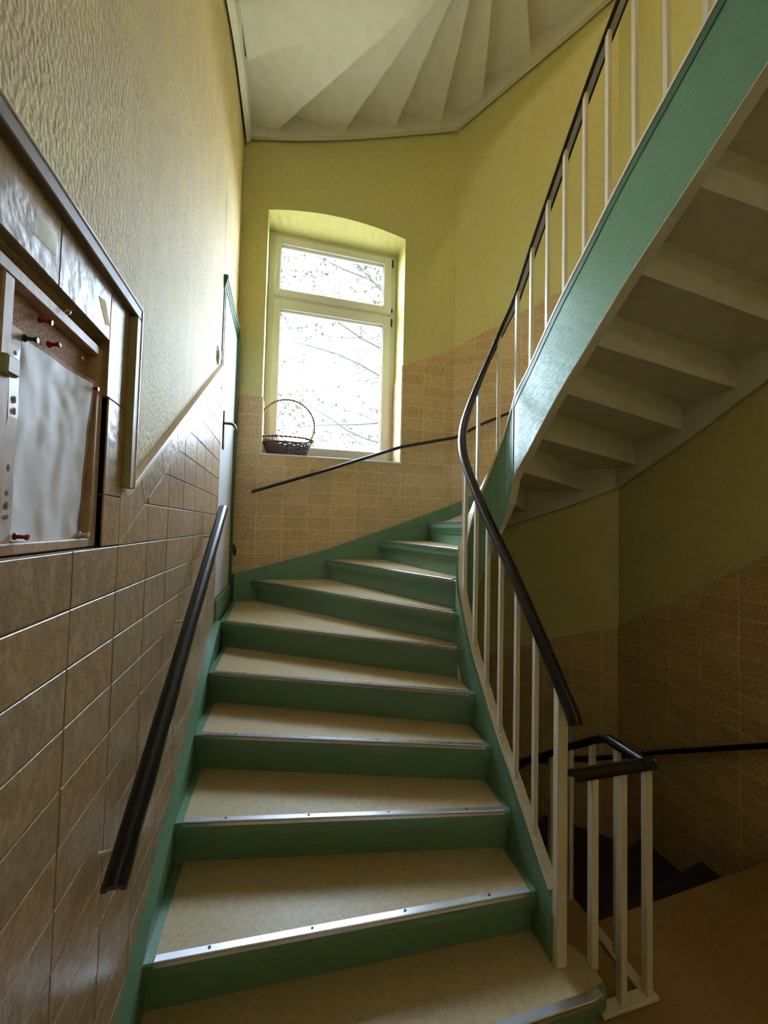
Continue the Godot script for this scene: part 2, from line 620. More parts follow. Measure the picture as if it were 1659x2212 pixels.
func tread_outline(k: int, ext: float, front: float, back: float) -> PackedVector2Array:
	var p := PackedVector2Array()
	var a := shifted_line(k, front, ext)
	var b := shifted_line(k + 1, back, ext)
	p.append(a[1])
	p.append(a[0])
	var u0 := out_u(onose(k))
	var u1 := out_u(onose(k + 1))
	for c: float in [3.168, 3.168 + 1.767, 3.168 + 1.767 + 1.2348]:
		if c > u0 + 0.02 and c < u1 - 0.02:
			p.append(out_plan(c, ext))
	p.append(b[0])
	p.append(b[1])
	var s: float = IN_NOSE[k + 1]
	while s - 0.03 > IN_NOSE[k] + 0.02:
		s -= 0.03
		if s > 0.78 and s < 1.25:
			p.append(inner_plan(s) - inner_normal(s) * (0.022 - ext))
	return p

func add_step(k: int, root: Node3D, lift: float, detail: bool) -> void:
	var y := k * RISE + lift
	var o := tread_outline(k, 0.012, 0.0, 0.05)
	var t := put("tread", slab_mesh(o, y - 0.04, y, 0.004), M.green, root)
	# soffit board: the tread's outline from the riser back
	var f0 := shifted_line(k, 0.031, 0.5)
	var f1 := shifted_line(k, 2.5, 0.5)
	var under := Geometry2D.intersect_polygons(tread_outline(k, 0.012, 0.0, 0.056), PackedVector2Array([f0[0], f0[1], f1[1], f1[0]]))[0]
	put("soffit_board", slab_mesh(under, y - 0.05, y - 0.04), M.soffit, root)
	var r0 := shifted_line(k, 0.03, 0.012)
	var r1 := shifted_line(k, 0.05, 0.012)
	var r2 := shifted_line(k, 0.056, 0.012)
	put("riser", slab_mesh([r0[0], r0[1], r1[1], r1[0]], y - RISE - 0.04, y - 0.04), M.green, root)
	put("riser_back", slab_mesh([r1[0], r1[1], r2[1], r2[0]], y - RISE - 0.046, y - 0.046), M.soffit, root)
	if not detail:
		return
	var m0 := shifted_line(k, 0.010, 0.0)
	var m1 := shifted_line(k, 0.030, 0.0)
	var st := begin()
	slab(st, [m0[0], m0[1], m1[1], m1[0]], y - 0.056, y - 0.04)
	var m2 := shifted_line(k, 0.019, 0.0)
	slab(st, [m2[0], m2[1], m1[1], m1[0]], y - 0.076, y - 0.056)
	put("nosing_moulding", st.commit(), M.green, root)
	# linoleum, set in from the strings
	var inset := tread_outline(k, -0.024, 0.018, 0.03)
	put("linoleum", slab_mesh(inset, y, y + 0.004), M.lino, t)
	# metal edge strip with a lip
	var s0 := shifted_line(k, -0.003, -0.026)
	var s1 := shifted_line(k, 0.020, -0.026)
	var s2 := shifted_line(k, 0.002, -0.026)
	st = begin()
	slab(st, [s0[0], s0[1], s1[1], s1[0]], y, y + 0.0065, 0.002)
	slab(st, [s0[0], s0[1], s2[1], s2[0]], y - 0.010, y + 0.003)
	put("edge_strip", st.commit(), M.metal, t)
	if k < 8:
		var line := shifted_line(k, 0.011, 0.0)
		for q: float in [0.14, 0.38, 0.62, 0.86]:
			var p: Vector2 = line[0].lerp(line[1], q)
			st = begin()
			lathe(st, [Vector2(0.0045, 0), Vector2(0.0045, 0.0012), Vector2(0.0, 0.0016)], Transform3D(Basis(Vector3.RIGHT, -PI / 2), Vector3(p.x, y + 0.0063, p.y)), 8)
			put("screw", st.commit(), M.screw, t)

func stair_strings(root: Node3D, k0: int, k1: int, lift: float, s0: float, s1: float) -> void:
	# string round the well
	var pts := []
	var low := []
	var lin := []
	var s := s0
	while s < s1 + 1e-6:
		var p := inner_plan(s)
		var n := inner_normal(s)
		var top := inner_top(s) + lift - 0.008
		var bot := top - (0.47 if s > 0.5 and s < 1.25 else 0.40)
		if lift == 0.0 and s < 0.5:
			bot = maxf(bot, RISE)
		pts.append([p - n * 0.022, p + n * 0.022, bot, top])
		low.append([p - n * 0.023, p + n * 0.0215, bot - 0.004, bot + 0.0005])
		lin.append([p - n * 0.026, p - n * 0.0215, bot, maxf(top - 0.30, bot + 0.001)])
		s += 0.03 if s > 0.75 and s < 1.27 else 0.05
	var st := begin()
	ribbon(st, pts)
	put("well_string", st.commit(), M.green, root)
	st = begin()
	ribbon(st, low)
	ribbon(st, lin)
	put("string_lining", st.commit(), M.soffit, root)
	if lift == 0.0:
		var band := []  # darker green band along the string's top edge and down its joint
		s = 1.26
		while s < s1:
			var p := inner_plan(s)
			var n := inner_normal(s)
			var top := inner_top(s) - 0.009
			band.append([p + n * 0.02, p + n * 0.0245, top - 0.034, top])
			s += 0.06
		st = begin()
		ribbon(st, band)
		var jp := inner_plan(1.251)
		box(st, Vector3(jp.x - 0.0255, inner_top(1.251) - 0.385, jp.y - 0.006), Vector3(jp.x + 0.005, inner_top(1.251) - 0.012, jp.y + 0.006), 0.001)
		put("dark_edge_band", st.commit(), M.door_green, root)
	# strings on the walls
	var us := []
	var ys := []
	for k in range(k0, k1 + 1):
		us.append(out_u(onose(k)))
		ys.append(k * RISE + lift)
	var gaps := [[us[0] - 0.3, (out_u(onose(6)) - 0.01 if lift == 0.0 else 3.168), 0.012, 0.31], [3.168 - 0.0, us[us.size() - 1], 0.075, 0.275]]
	for g: Array in gaps:
		if g[1] < g[0]:
			continue
		var list := []
		var u: float = g[0]
		while u < g[1]:
			list.append(u)
			u += 0.06
		list.append(g[1])
		for c: float in [3.168, 3.168 + 1.767, 3.168 + 1.767 + 1.2348]:
			if c > g[0] + 0.001 and c < g[1] - 0.001:
				list.append(c)
		list.sort()
		pts = []
		low = []
		lin = []
		for v: float in list:
			var yn := hermite(us, ys, v)
			var top: float = yn + g[2]
			var bot: float = yn - g[3] - clampf((v - 4.9) * 0.03, 0.0, 0.03)
			if lift == 0.0 and v < 3.0:
				bot = maxf(minf(bot, top - 0.05), -0.05)
			pts.append([out_plan(v, 0.0), out_plan(v, 0.033), bot, top])
			low.append([out_plan(v, -0.001), out_plan(v, 0.033), bot - 0.004, bot + 0.0005])
			lin.append([out_plan(v, -0.004), out_plan(v, 0.0005), bot, top - 0.003 if lift > 0.0 else maxf(yn - (0.05 if lift > 0.0 or v > 4.75 else 0.215), bot + 0.001)])
		st = begin()
		ribbon(st, pts)
		put("wall_string", st.commit(), M.green, root)
		if lift > 0.0 or g[0] > 3.0:
			st = begin()
			ribbon(st, low)
			ribbon(st, lin)
			put("string_lining", st.commit(), M.soffit, root)

# ---------------------------------------------------------------- tiles
func wall_frame(origin: Vector3, along: Vector3) -> Transform3D:
	# x along the wall, y up, z out of the wall into the room (along is to the left when facing the wall from the room: z = along x up)
	var z := along.cross(UP)
	return Transform3D(Basis(along, UP, z), origin)

func tile_wall(parent: Node3D, f: Transform3D, region: PackedVector2Array, u0: float, v0: float, pu: float, pv: float, kind: String, thick: float) -> void:
	var lo := region[0]
	var hi := region[0]
	for p in region:
		lo = lo.min(p)
		hi = hi.max(p)
	var joint := 0.0034
	var whole := begin()
	prism(whole, PackedVector2Array([Vector2(-pu / 2 + joint / 2, -pv / 2 + joint / 2), Vector2(pu / 2 - joint / 2, -pv / 2 + joint / 2), Vector2(pu / 2 - joint / 2, pv / 2 - joint / 2), Vector2(-pu / 2 + joint / 2, pv / 2 - joint / 2)]), Transform3D(f.basis, Vector3.ZERO), 0.0, thick, 0.0011)
	var shared := whole.commit()
	for i in range(floori((lo.x - u0) / pu), ceili((hi.x - u0) / pu) + 1):
		for j in range(floori((lo.y - v0) / pv), ceili((hi.y - v0) / pv) + 1):
			var c := Vector2(u0 + (i + 0.5) * pu, v0 + (j + 0.5) * pv)
			var a := c - Vector2(pu, pv) / 2 + Vector2.ONE * joint / 2
			var b := c + Vector2(pu, pv) / 2 - Vector2.ONE * joint / 2
			var m: Material = M[kind + str(rng.randi_range(0, 3))]
			var wob := rng.randf_range(-0.0005, 0.0005)
			for q in Geometry2D.intersect_polygons(PackedVector2Array([a, Vector2(b.x, a.y), b, Vector2(a.x, b.y)]), region):
				var area := 0.0
				for n in q.size():
					area += q[n].cross(q[(n + 1) % q.size()]) / 2.0
				area = absf(area)
				if area < 0.0004:
					continue
				if area > (b.x - a.x) * (b.y - a.y) * 0.999:
					put("tile", shared, m, parent, f * v3(c, wob))
				else:
					var st := begin()
					var g := Transform3D(f.basis, f * v3(c, wob))
					var w := PackedVector2Array()
					for p in q:
						w.append(p - c)
					if Geometry2D.triangulate_polygon(ccw(w)).is_empty():
						continue
					prism(st, w, Transform3D(f.basis, Vector3.ZERO), 0.0, thick, 0.0011)
					put("tile", st.commit(), m, parent, g.origin)

func grout(parent: Node3D, f: Transform3D, region: PackedVector2Array, depth: float, m: Material) -> void:
	var st := begin()
	prism(st, region, f, -0.001, depth)
	put("grout_bed", st.commit(), m, parent)

func rect(a: float, b: float, c: float, d: float) -> PackedVector2Array:
	return PackedVector2Array([Vector2(a, b), Vector2(c, b), Vector2(c, d), Vector2(a, d)])

# ---------------------------------------------------------------- the walls
func build_walls() -> void:
	# left wall: plaster face at x = -0.392, tile face at x = -0.36; a recess for the notice board, an opening for the door
	var st := begin()
	var x0 := -0.7
	var x1 := -0.378
	var top := 8.8
	box(st, Vector3(x0, -2.6, -0.94), Vector3(x1, EYE - 0.056, 2.2))
	box(st, Vector3(x0, EYE + 0.375, -0.94), Vector3(x1, top, 2.2))
	box(st, Vector3(x0, EYE - 0.056, -0.28), Vector3(x1, EYE + 0.375, 2.2))
	box(st, Vector3(x0, EYE - 0.056, -0.94), Vector3(-0.44, EYE + 0.375, -0.28))
	box(st, Vector3(x0, -2.6, -2.50), Vector3(x1, top, -0.94))
	box(st, Vector3(x0, -2.6, -3.165), Vector3(x1, 1.08, -2.50))
	box(st, Vector3(x0, 3.0, -3.165), Vector3(x1, top, -2.50))
	box(st, Vector3(x0, -2.6, -3.6), Vector3(x1, top, -3.165))
	var w := struct("wall_left", st.commit(), M.plaster)
	var f := wall_frame(Vector3(-0.378, EYE, 0), Vector3(0, 0, -1)) # u = -z
	f.basis = Basis(Vector3(0, 0, -1), UP, Vector3(1, 0, 0))
	# field below and beside the mitre line
	var field := PackedVector2Array([Vector2(0.15, -0.056), Vector2(1.028, -0.056), Vector2(2.47, 0.824), Vector2(2.47, -1.6), Vector2(0.15, -1.6)])
	grout(w, f, field, 0.015, M.grout)
	tile_wall(w, f, field, 1.028, -0.056, 0.2, 0.1045, "tile", 0.018)
	# sloping border course, its tiles square to the slope
	var dir := Vector2(1.442, 0.88).normalized()
	var nrm := Vector2(-dir.y, dir.x)
	var border := PackedVector2Array([Vector2(1.028, -0.056), Vector2(2.47, 0.824), Vector2(2.47, 0.93), Vector2(1.085, 0.075), Vector2(1.03, 0.075)])
	grout(w, f, border, 0.015, M.grout)
	for i in 9:
		var a := Vector2(1.028, -0.056) + dir * (i * 0.1975 + 0.001) + nrm * 0.0015
		var b := a + dir * 0.195
		var strip := PackedVector2Array([a, b, b + nrm * 0.2, a + nrm * 0.2])
		if i == 0:
			strip = PackedVector2Array([a, b, b + nrm * 0.2, a + nrm * 0.2 - dir * 0.2, Vector2(1.031, -0.05)])
		for q in Geometry2D.intersect_polygons(strip, border):
			st = begin()
			prism(st, q, Transform3D(f.basis, Vector3.ZERO), 0.0, 0.018, 0.0011)
			put("tile", st.commit(), M["tile%d" % (i % 4)], w, f.origin)
	# tiles round the notice-board recess
	var upper := rect(0.15, 0.377, 1.03, 0.50)
	var side := rect(0.942, -0.054, 1.028, 0.377)
	for g: PackedVector2Array in [upper, side]:
		grout(w, f, g, 0.015, M.grout)
	for g: Array in [[0.15, 0.377, 0.337, 0.5], [0.339, 0.377, 0.535, 0.5], [0.537, 0.377, 0.735, 0.5], [0.737, 0.377, 0.929, 0.5], [0.931, 0.26, 1.03, 0.5], [0.942, 0.055, 1.028, 0.258], [0.942, -0.054, 1.028, 0.053]]:
		st = begin()
		prism(st, rect(g[0], g[1], g[2], g[3]), Transform3D(f.basis, Vector3.ZERO), 0.0, 0.018, 0.0011)
		put("tile", st.commit(), M["tile%d" % (int(g[0] * 100) % 4)], w, f.origin)
	# cracks in the plaster
	for c: Array in [[[1.18, 1.62], [1.20, 1.66], [1.22, 1.70], [1.255, 1.735], [1.275, 1.79], [1.29, 1.86]], [[2.46, 1.55], [2.455, 1.66], [2.462, 1.75], [2.45, 1.84], [2.456, 1.95], [2.45, 2.1]], [[2.455, 1.75], [2.47, 1.85], [2.468, 1.98]]]:
		st = begin()
		for i in c.size() - 1:
			var a := Vector2(c[i][0], c[i][1])
			var b := Vector2(c[i + 1][0], c[i + 1][1])
			var n := (b - a).orthogonal().normalized() * 0.0016
			prism(st, PackedVector2Array([a - n, b - n, b + n, a + n]), f, -0.001, 0.0006)
		put("crack", st.commit(), M.crack, w)

	# trim round the recess and the plastic strip that caps the slope
	st = begin()
	box(st, Vector3(-0.378, EYE + 0.487, -1.062), Vector3(-0.344, EYE + 0.512, 0.3), 0.002)
	var t1 := struct("trim_1", st.commit(), mat(c8(122, 104, 82), 0.5))
	put("cap_strip", box_mesh(Vector3(-0.378, EYE + 0.512, -1.064), Vector3(-0.342, EYE + 0.5175, 0.3), 0.0015), M.strip, t1)
	var t3 := struct("trim_3", box_mesh(Vector3(-0.378, EYE + 0.077, -1.060), Vector3(-0.344, EYE + 0.487, -1.034), 0.002), mat(c8(168, 154, 112), 0.5))
	put("edge_strip", box_mesh(Vector3(-0.378, EYE + 0.077, -1.066), Vector3(-0.342, EYE + 0.512, -1.060), 0.0015), M.strip, t3)
	st = begin()
	prism(st, PackedVector2Array([Vector2(1.064, 0.062), Vector2(1.085, 0.062), Vector2(2.475, 0.929), Vector2(2.475, 0.945), Vector2(1.085, 0.08)]), f, 0.0, 0.021, 0.003)
	struct("trim_2", st.commit(), M.strip)

	# back wall with the window
	st = begin()
	var fb := Transform3D(Basis(Vector3(1, 0, 0), UP, Vector3(0, 0, 1)), Vector3(0, EYE, -3.22)) # u = x, v = height from the eye
	var wl := -0.178
	var wr := 0.98
	var sill := 0.56
	prism(st, rect(-0.7, -4.2, wl, 7.3), fb, -0.4, 0.0)
	prism(st, rect(wr, -4.2, 1.47, 7.3), fb, -0.4, 0.0)
	prism(st, rect(wl, -4.2, wr, sill), fb, -0.4, 0.0)
	# arched head, its soffit falling to a straight edge at the frame
	var n := 16
	for i in n:
		var a := float(i) / n
		var b := float(i + 1) / n
		var xa := lerpf(wl, wr, a)
		var xb := lerpf(wl, wr, b)
		var ya := 2.537 + 0.068 * (1.0 - pow(2 * a - 1, 2))
		var yb := 2.537 + 0.068 * (1.0 - pow(2 * b - 1, 2))
		prism(st, PackedVector2Array([Vector2(xa, ya), Vector2(xb, yb), Vector2(xb, sill + STOREY), Vector2(xa, sill + STOREY)]), fb, -0.012, 0.0)
		var P := func(x: float, v: float, z: float) -> Vector3: return Vector3(x, EYE + v, z)
		quad(st, P.call(xa, ya, -3.22), P.call(xb, yb, -3.22), P.call(xb, 2.552, -3.47), P.call(xa, 2.552, -3.47), -UP)
	prism(st, rect(wl, 2.552, wr, sill + STOREY), fb, -0.4, -0.25)
	prism(st, rect(wl, 2.6 + STOREY, wr, 7.3), fb, -0.4, 0.0) # above the added unseen window one storey up
	var wb := struct("wall_back", st.commit(), M.yellow)
	var ft := fb
	var lower := PackedVector2Array([Vector2(-0.392, -1.2), Vector2(1.457, -1.2), Vector2(1.457, 1.622), Vector2(wr, 1.405), Vector2(wr, sill - 0.012), Vector2(wl, sill - 0.012), Vector2(wl, 1.003), Vector2(-0.392, 1.003)])
	grout(wb, ft, lower, 0.0105, M.grout_dark)
	tile_wall(wb, ft, lower, 0.98, 0.56, 0.195, 0.0985, "ochre", 0.012)
	# tiled right reveal
	var fr := Transform3D(Basis(Vector3(0, 0, 1), UP, Vector3(-1, 0, 0)), Vector3(wr, EYE, 0))
	var reveal := PackedVector2Array([Vector2(-3.47, sill), Vector2(-3.21, sill), Vector2(-3.21, 1.405), Vector2(-3.47, 1.30)])
	grout(wb, fr, reveal, 0.0105, M.grout_dark)
	tile_wall(wb, fr, reveal, -3.21, 0.56, 0.195, 0.0985, "ochre", 0.012)
	var flv := Transform3D(Basis(Vector3(0, 0, -1), UP, Vector3(1, 0, 0)), Vector3(wl, EYE, 0))
	var reveal2 := rect(3.21, sill, 3.47, 1.003)
	grout(wb, flv, reveal2, 0.0105, M.grout_dark)
	tile_wall(wb, flv, reveal2, 3.21, 0.56, 0.195, 0.0985, "ochre", 0.012)
	# broken plaster beside the door foot
	st = begin()
	prism(st, PackedVector2Array([Vector2(-0.352, -0.15), Vector2(-0.335, -0.17), Vector2(-0.322, -0.21), Vector2(-0.33, -0.245), Vector2(-0.345, -0.25), Vector2(-0.356, -0.2)]), fb, 0.0, 0.0135)
	put("broken_patch", st.commit(), M.dark_side, wb)

	# slanting corner wall
	var ca := Vector3(1.46, EYE, -3.22)
	var cb := Vector3(2.38, EYE, -2.335)
	var along := (cb - ca).normalized()
	var length := (cb - ca).length()
	var fc := Transform3D(Basis(along, UP, along.cross(UP)), ca)
	st = begin()
	prism(st, rect(-0.15, -4.2, length + 0.15, 7.3), fc, -0.3, 0.0)
	var wc := struct("wall_corner", st.commit(), M.yellow)
	var cu := PackedVector2Array([Vector2(0.004, -0.05), Vector2(length - 0.004, 0.42), Vector2(length - 0.004, 2.03), Vector2(0.004, 1.625)])
	var cl := PackedVector2Array([Vector2(0.004, -2.6), Vector2(length - 0.004, -2.6), Vector2(length - 0.004, -0.675), Vector2(0.004, -1.145)])
	for g: PackedVector2Array in [cu, cl]:
		grout(wc, fc, g, 0.0105, M.grout_dark)
		tile_wall(wc, fc, g, 0.0, 0.56, 0.195, 0.0985, "ochre", 0.012)

	# right wall
	var fw := Transform3D(Basis(Vector3(0, 0, 1), UP, Vector3(-1, 0, 0)), Vector3(2.38, EYE, 0)) # u = z
	st = begin()
	prism(st, rect(-2.5, -4.2, 2.2, 7.3), fw, -0.3, 0.0)
	var wrt := struct("wall_right", st.commit(), M.yellow)
	var rl := PackedVector2Array([Vector2(-2.331, -2.6), Vector2(-0.6, -2.6), Vector2(-0.6, 0.1), Vector2(-1.12, 0.1), Vector2(-2.331, -0.672)])
	grout(wrt, fw, rl, 0.0105, M.grout_dark)
	tile_wall(wrt, fw, rl, -2.142, -0.735, 0.195, 0.0985, "ochre", 0.012)
	var ru := PackedVector2Array([Vector2(-2.331, 0.5), Vector2(-1.2, 1.1), Vector2(-1.2, 2.7), Vector2(-2.331, 2.035)])
	grout(wrt, fw, ru, 0.0105, M.grout_dark)
	tile_wall(wrt, fw, ru, -2.142, -0.735, 0.195, 0.0985, "ochre", 0.012)

	# wall behind the camera
	struct("wall_front", box_mesh(Vector3(-0.7, -2.6, 2.2), Vector3(2.7, 8.8, 2.5)), M.yellow)
	# floors and ceilings
	struct("floor", slab_mesh(PackedVector2Array([Vector2(-0.392, 2.2), Vector2(-0.392, -1.7), Vector2(1.24, -1.7), Vector2(1.24, -1.335), Vector2(2.38, -1.39), Vector2(2.38, 2.2)]), -0.22, 0.0), M.floor)
	struct("floor_001", box_mesh(Vector3(-0.7, -2.8, -3.7), Vector3(2.7, -2.6, 2.5)), M.dark_side)
	struct("ceiling", slab_mesh(PackedVector2Array([Vector2(-0.392, 2.2), Vector2(-0.392, -1.1), Vector2(1.0, -1.1), Vector2(1.0, 0.75), Vector2(2.38, 0.75), Vector2(2.38, 2.2)]), STOREY - 0.22, STOREY), M.soffit)
	struct("ceiling_001", box_mesh(Vector3(-0.7, 8.8, -3.7), Vector3(2.7, 9.0, 2.5)), M.soffit)

# ---------------------------------------------------------------- window, door
func frame_bars(st: SurfaceTool, x0: float, y0: float, x1: float, y1: float, w: Array, z0: float, z1: float, b: float) -> void:
	# w: left, bottom, right, top widths
	box(st, Vector3(x0, y0, z0), Vector3(x0 + w[0], y1, z1), b)
	box(st, Vector3(x1 - w[2], y0, z0), Vector3(x1, y1, z1), b)
	box(st, Vector3(x0 + w[0] - b, y0, z0), Vector3(x1 - w[2] + b, y0 + w[1], z1), b)
	box(st, Vector3(x0 + w[0] - b, y1 - w[3], z0), Vector3(x1 - w[2] + b, y1, z1), b)

func build_window(called: String, eye: float) -> void:
	var zf := -3.48
	var st := begin()
	frame_bars(st, -0.178, eye + 0.56, 0.98, eye + 2.6, [0.055, 0.055, 0.056, 0.09], zf - 0.07, zf, 0.004)
	box(st, Vector3(-0.13, eye + 1.955, zf - 0.07), Vector3(0.93, eye + 2.0, zf - 0.002), 0.003)
	var w := struct(called, st.commit(), M.white)
	for s: Array in [["upper", -0.128, 1.987, 0.929, 2.52, [0.056, 0.068, 0.078, 0.071], -0.072, 2.055, 0.851, 2.449],
			["lower", -0.128, 0.597, 0.929, 1.963, [0.067, 0.086, 0.078, 0.092], -0.061, 0.683, 0.851, 1.871]]:
		st = begin()
		frame_bars(st, s[1], eye + s[2], s[3], eye + s[4], s[5], zf - 0.06, zf + 0.016, 0.006)
		var sash := put("sash", st.commit(), M.white, w)
		st = begin()
		frame_bars(st, s[6] - 0.001, eye + s[7] - 0.001, s[8] + 0.001, eye + s[9] + 0.001, [0.005, 0.005, 0.005, 0.005], zf - 0.03, zf + 0.004, 0.0)
		put("gasket", st.commit(), M.gasket, sash)
		put("pane", box_mesh(Vector3(s[6], eye + s[7], zf - 0.028), Vector3(s[8], eye + s[9], zf - 0.022)), M.glass, sash)
		# the recessed grip of the missing handle
		var hy: float = 2.16 if s[0] == "upper" else 1.25
		st = begin()
		box(st, Vector3(-0.118, eye + hy - 0.055, zf + 0.014), Vector3(-0.100, eye + hy + 0.055, zf + 0.024), 0.003)
		box(st, Vector3(-0.114, eye + hy - 0.012, zf + 0.02), Vector3(-0.104, eye + hy + 0.012, zf + 0.034), 0.002)
		put("handle", st.commit(), M.white, sash)
	for h: Array in [[2.47, 0.07], [1.905, 0.07], [2.02, 0.03], [0.64, 0.06]]:
		st = begin()
		lathe(st, [Vector2(0.0, -h[1] / 2), Vector2(0.007, -h[1] / 2), Vector2(0.008, -h[1] / 4), Vector2(0.008, h[1] / 4), Vector2(0.007, h[1] / 2), Vector2(0.0, h[1] / 2)], Transform3D(Basis(Vector3.RIGHT, -PI / 2), Vector3(0.936, eye + h[0], zf + 0.01)), 10)
		put("hinge", st.commit(), M.screw if h[0] > 1.0 else M.white, w)
	put("sill", box_mesh(Vector3(-0.178, eye + 0.545, -3.47), Vector3(0.98, eye + 0.56, -3.204), 0.003), M.white, w)

func build_door() -> void:
	var st := begin()
	# frame: jambs, moulded head, and the low board under the leaf
	box(st, Vector3(-0.43, 0.98, -2.515), Vector3(-0.372, 3.0, -2.488), 0.003)
	box(st, Vector3(-0.43, 0.98, -3.2), Vector3(-0.352, 3.0, -3.145), 0.004)
	for i in 4:
		box(st, Vector3(-0.43, 2.945 + i * 0.022, -3.205), Vector3(-0.371 + i * 0.006, 2.967 + i * 0.022, -2.475), 0.003)
	var d := struct("door_1", st.commit(), M.door_green)
	var leaf := put("leaf", box_mesh(Vector3(-0.42, 1.083, -3.143), Vector3(-0.368, 2.945, -2.517), 0.003), M.door, d)
	put("threshold_board", box_mesh(Vector3(-0.43, 0.9, -3.143), Vector3(-0.352, 1.078, -2.517), 0.004), M.green, d)
	put("backing", box_mesh(Vector3(-0.69, 0.9, -3.2), Vector3(-0.45, 3.02, -2.47)), M.dark_side, d)
	st = begin()
	box(st, Vector3(-0.368, EYE + 0.46, -2.625), Vector3(-0.36, EYE + 0.70, -2.585), 0.003)
	put("lock_plate", st.commit(), M.dark, leaf)
	st = begin()
	tube(st, [Vector3(-0.362, EYE + 0.625, -2.605), Vector3(-0.325, EYE + 0.625, -2.605), Vector3(-0.312, EYE + 0.624, -2.612), Vector3(-0.308, EYE + 0.622, -2.64), Vector3(-0.308, EYE + 0.618, -2.715)], [0.009, 0.009, 0.01, 0.011, 0.010], 10)
	put("lever", st.commit(), mat(c8(112, 100, 86), 0.3, 0.7), leaf)

# ---------------------------------------------------------------- railings
func baluster_mesh(h: float, w := 0.018) -> Mesh:
	return box_mesh(Vector3(-w / 2, 0, -w / 2), Vector3(w / 2, h, w / 2), 0.0015)

func build_railing() -> void:
	var root := thing("stair_railing", "cream metal railing with a black handrail winding round the green stair's open well", "railing")
	var path := []
	var s := 0.005
	while s < 3.4:
		var p := inner_plan(maxf(s, 0.0))
		path.append(Vector3(p.x, rail_y(s), p.y))
		s += 0.02 if s < 1.4 else 0.05
	# drooping end past the newel
	path.push_front(Vector3(0.9, rail_y(0.005) - 0.035, -1.036))
	var hr := put("handrail", sweep_mesh(path, ring_profile("rail", 0.046, 0.028)), M.black, root)
	var core := []
	for i in range(5, path.size()):
		core.append(path[i] - Vector3(0, 0.011, 0))
	put("rail_core", sweep_mesh(core, ring_profile("flat", 0.028, 0.009), false), M.core, hr)
	# bottom flat bar
	var bar := []
	s = 0.1
	while s < 3.4:
		var p := inner_plan(s) + inner_normal(s) * 0.008
		bar.append(Vector3(p.x, inner_top(s) + 0.004, p.y))
		s += 0.02
	put("bottom_bar", sweep_mesh(bar, ring_profile("flat", 0.036, 0.012), false), M.cream, root)
	# newel and balusters
	put("newel_post", box_mesh(Vector3(0.883, RISE, -1.125), Vector3(0.921, rail_y(0.06) - 0.008, -1.098), 0.003), M.cream, root)
	var at := [0.202, 0.319, 0.438, 0.55, 0.663, 0.778, 0.896, 1.014, 1.132, 1.2555, 1.38, 1.504, 1.621, 1.741, 1.862, 1.983, 2.104, 2.232, 2.353, 2.475, 2.597, 2.72, 2.84, 2.96]
	for v: float in at:
		var p := inner_plan(v) + inner_normal(v) * 0.008
		var y0 := inner_top(v) - 0.03
		var y1 := rail_y(v) - 0.01
		var o := put("baluster", baluster_mesh(y1 - y0), M.cream, root, Vector3(p.x, y0, p.y))
		var q := inner_normal(v)
		o.rotation.y = atan2(-q.y, q.x)
	for v: float in [0.16, 0.185, 0.3, 0.42, 0.405]:
		var st := begin()
		var p := inner_plan(v)
		lathe(st, [Vector2(0.006, 0), Vector2(0.006, 0.003), Vector2(0.0, 0.006)], Transform3D(Basis(Vector3.RIGHT, -PI / 2), Vector3(p.x - 0.002, inner_top(v) + 0.009, p.y)), 8)
		put("bolt", st.commit(), M.cream, root)

	# railing of the flight that goes down, with its short return across the landing
	var r2 := thing("stair_railing", "low black-topped railing round the descending stair opening, right of the tall newel", "railing")
	var ry := EYE - 0.775
	var z0 := -1.085
	var xr := 1.222
	var top := [Vector3(0.925, ry, z0), Vector3(1.0, ry, z0), Vector3(xr - 0.05, ry, z0), Vector3(xr - 0.015, ry, z0)]
	var back := [Vector3(xr, ry, z0 + 0.012), Vector3(xr, ry, -1.15), Vector3(xr, ry, -1.24), Vector3(xr, ry - 0.02, -1.28), Vector3(xr, ry - 0.12, -1.42), Vector3(xr, ry - 0.26, -1.6), Vector3(xr, ry - 0.40, -1.79), Vector3(1.19, ry - 0.55, -1.9), Vector3(1.1, ry - 0.72, -1.99), Vector3(0.98, ry - 0.95, -1.97)]
	var st := begin()
	sweep(st, top + [Vector3(xr + 0.02, ry, z0)], ring_profile("rail", 0.046, 0.028))
	sweep(st, back, ring_profile("rail", 0.046, 0.028))
	put("handrail", st.commit(), M.black, r2)
	st = begin()
	box(st, Vector3(1.03, 0.004, z0 - 0.02), Vector3(xr + 0.03, 0.016, z0 + 0.02), 0.002)
	sweep(st, [Vector3(xr, 0.012, z0), Vector3(xr, 0.012, -1.2), Vector3(xr, 0.012, -1.3), Vector3(xr, -0.02, -1.36), Vector3(xr, -0.30, -1.62), Vector3(xr, -0.55, -1.85)], ring_profile("flat", 0.036, 0.012), false)
	put("bottom_bar", st.commit(), M.cream, r2)
	for b: Array in [[1.005, z0, RISE - 0.003, ry], [1.118, z0, 0.014, ry], [xr, z0, 0.014, ry]]:
		put("baluster", baluster_mesh(b[3] - b[2] - 0.01, 0.024), M.cream, r2, Vector3(b[0], b[2], b[1]))
	for b: Array in [[-1.205, 0.0, 0.0], [-1.325, -0.01, -0.045], [-1.445, -0.115, -0.14], [-1.565, -0.245, -0.235], [-1.685, -0.37, -0.325]]:
		put("baluster", baluster_mesh(ry - 0.01 + b[2] - b[1] - 0.01, 0.020), M.cream, r2, Vector3(xr, 0.014 + b[1], b[0]))

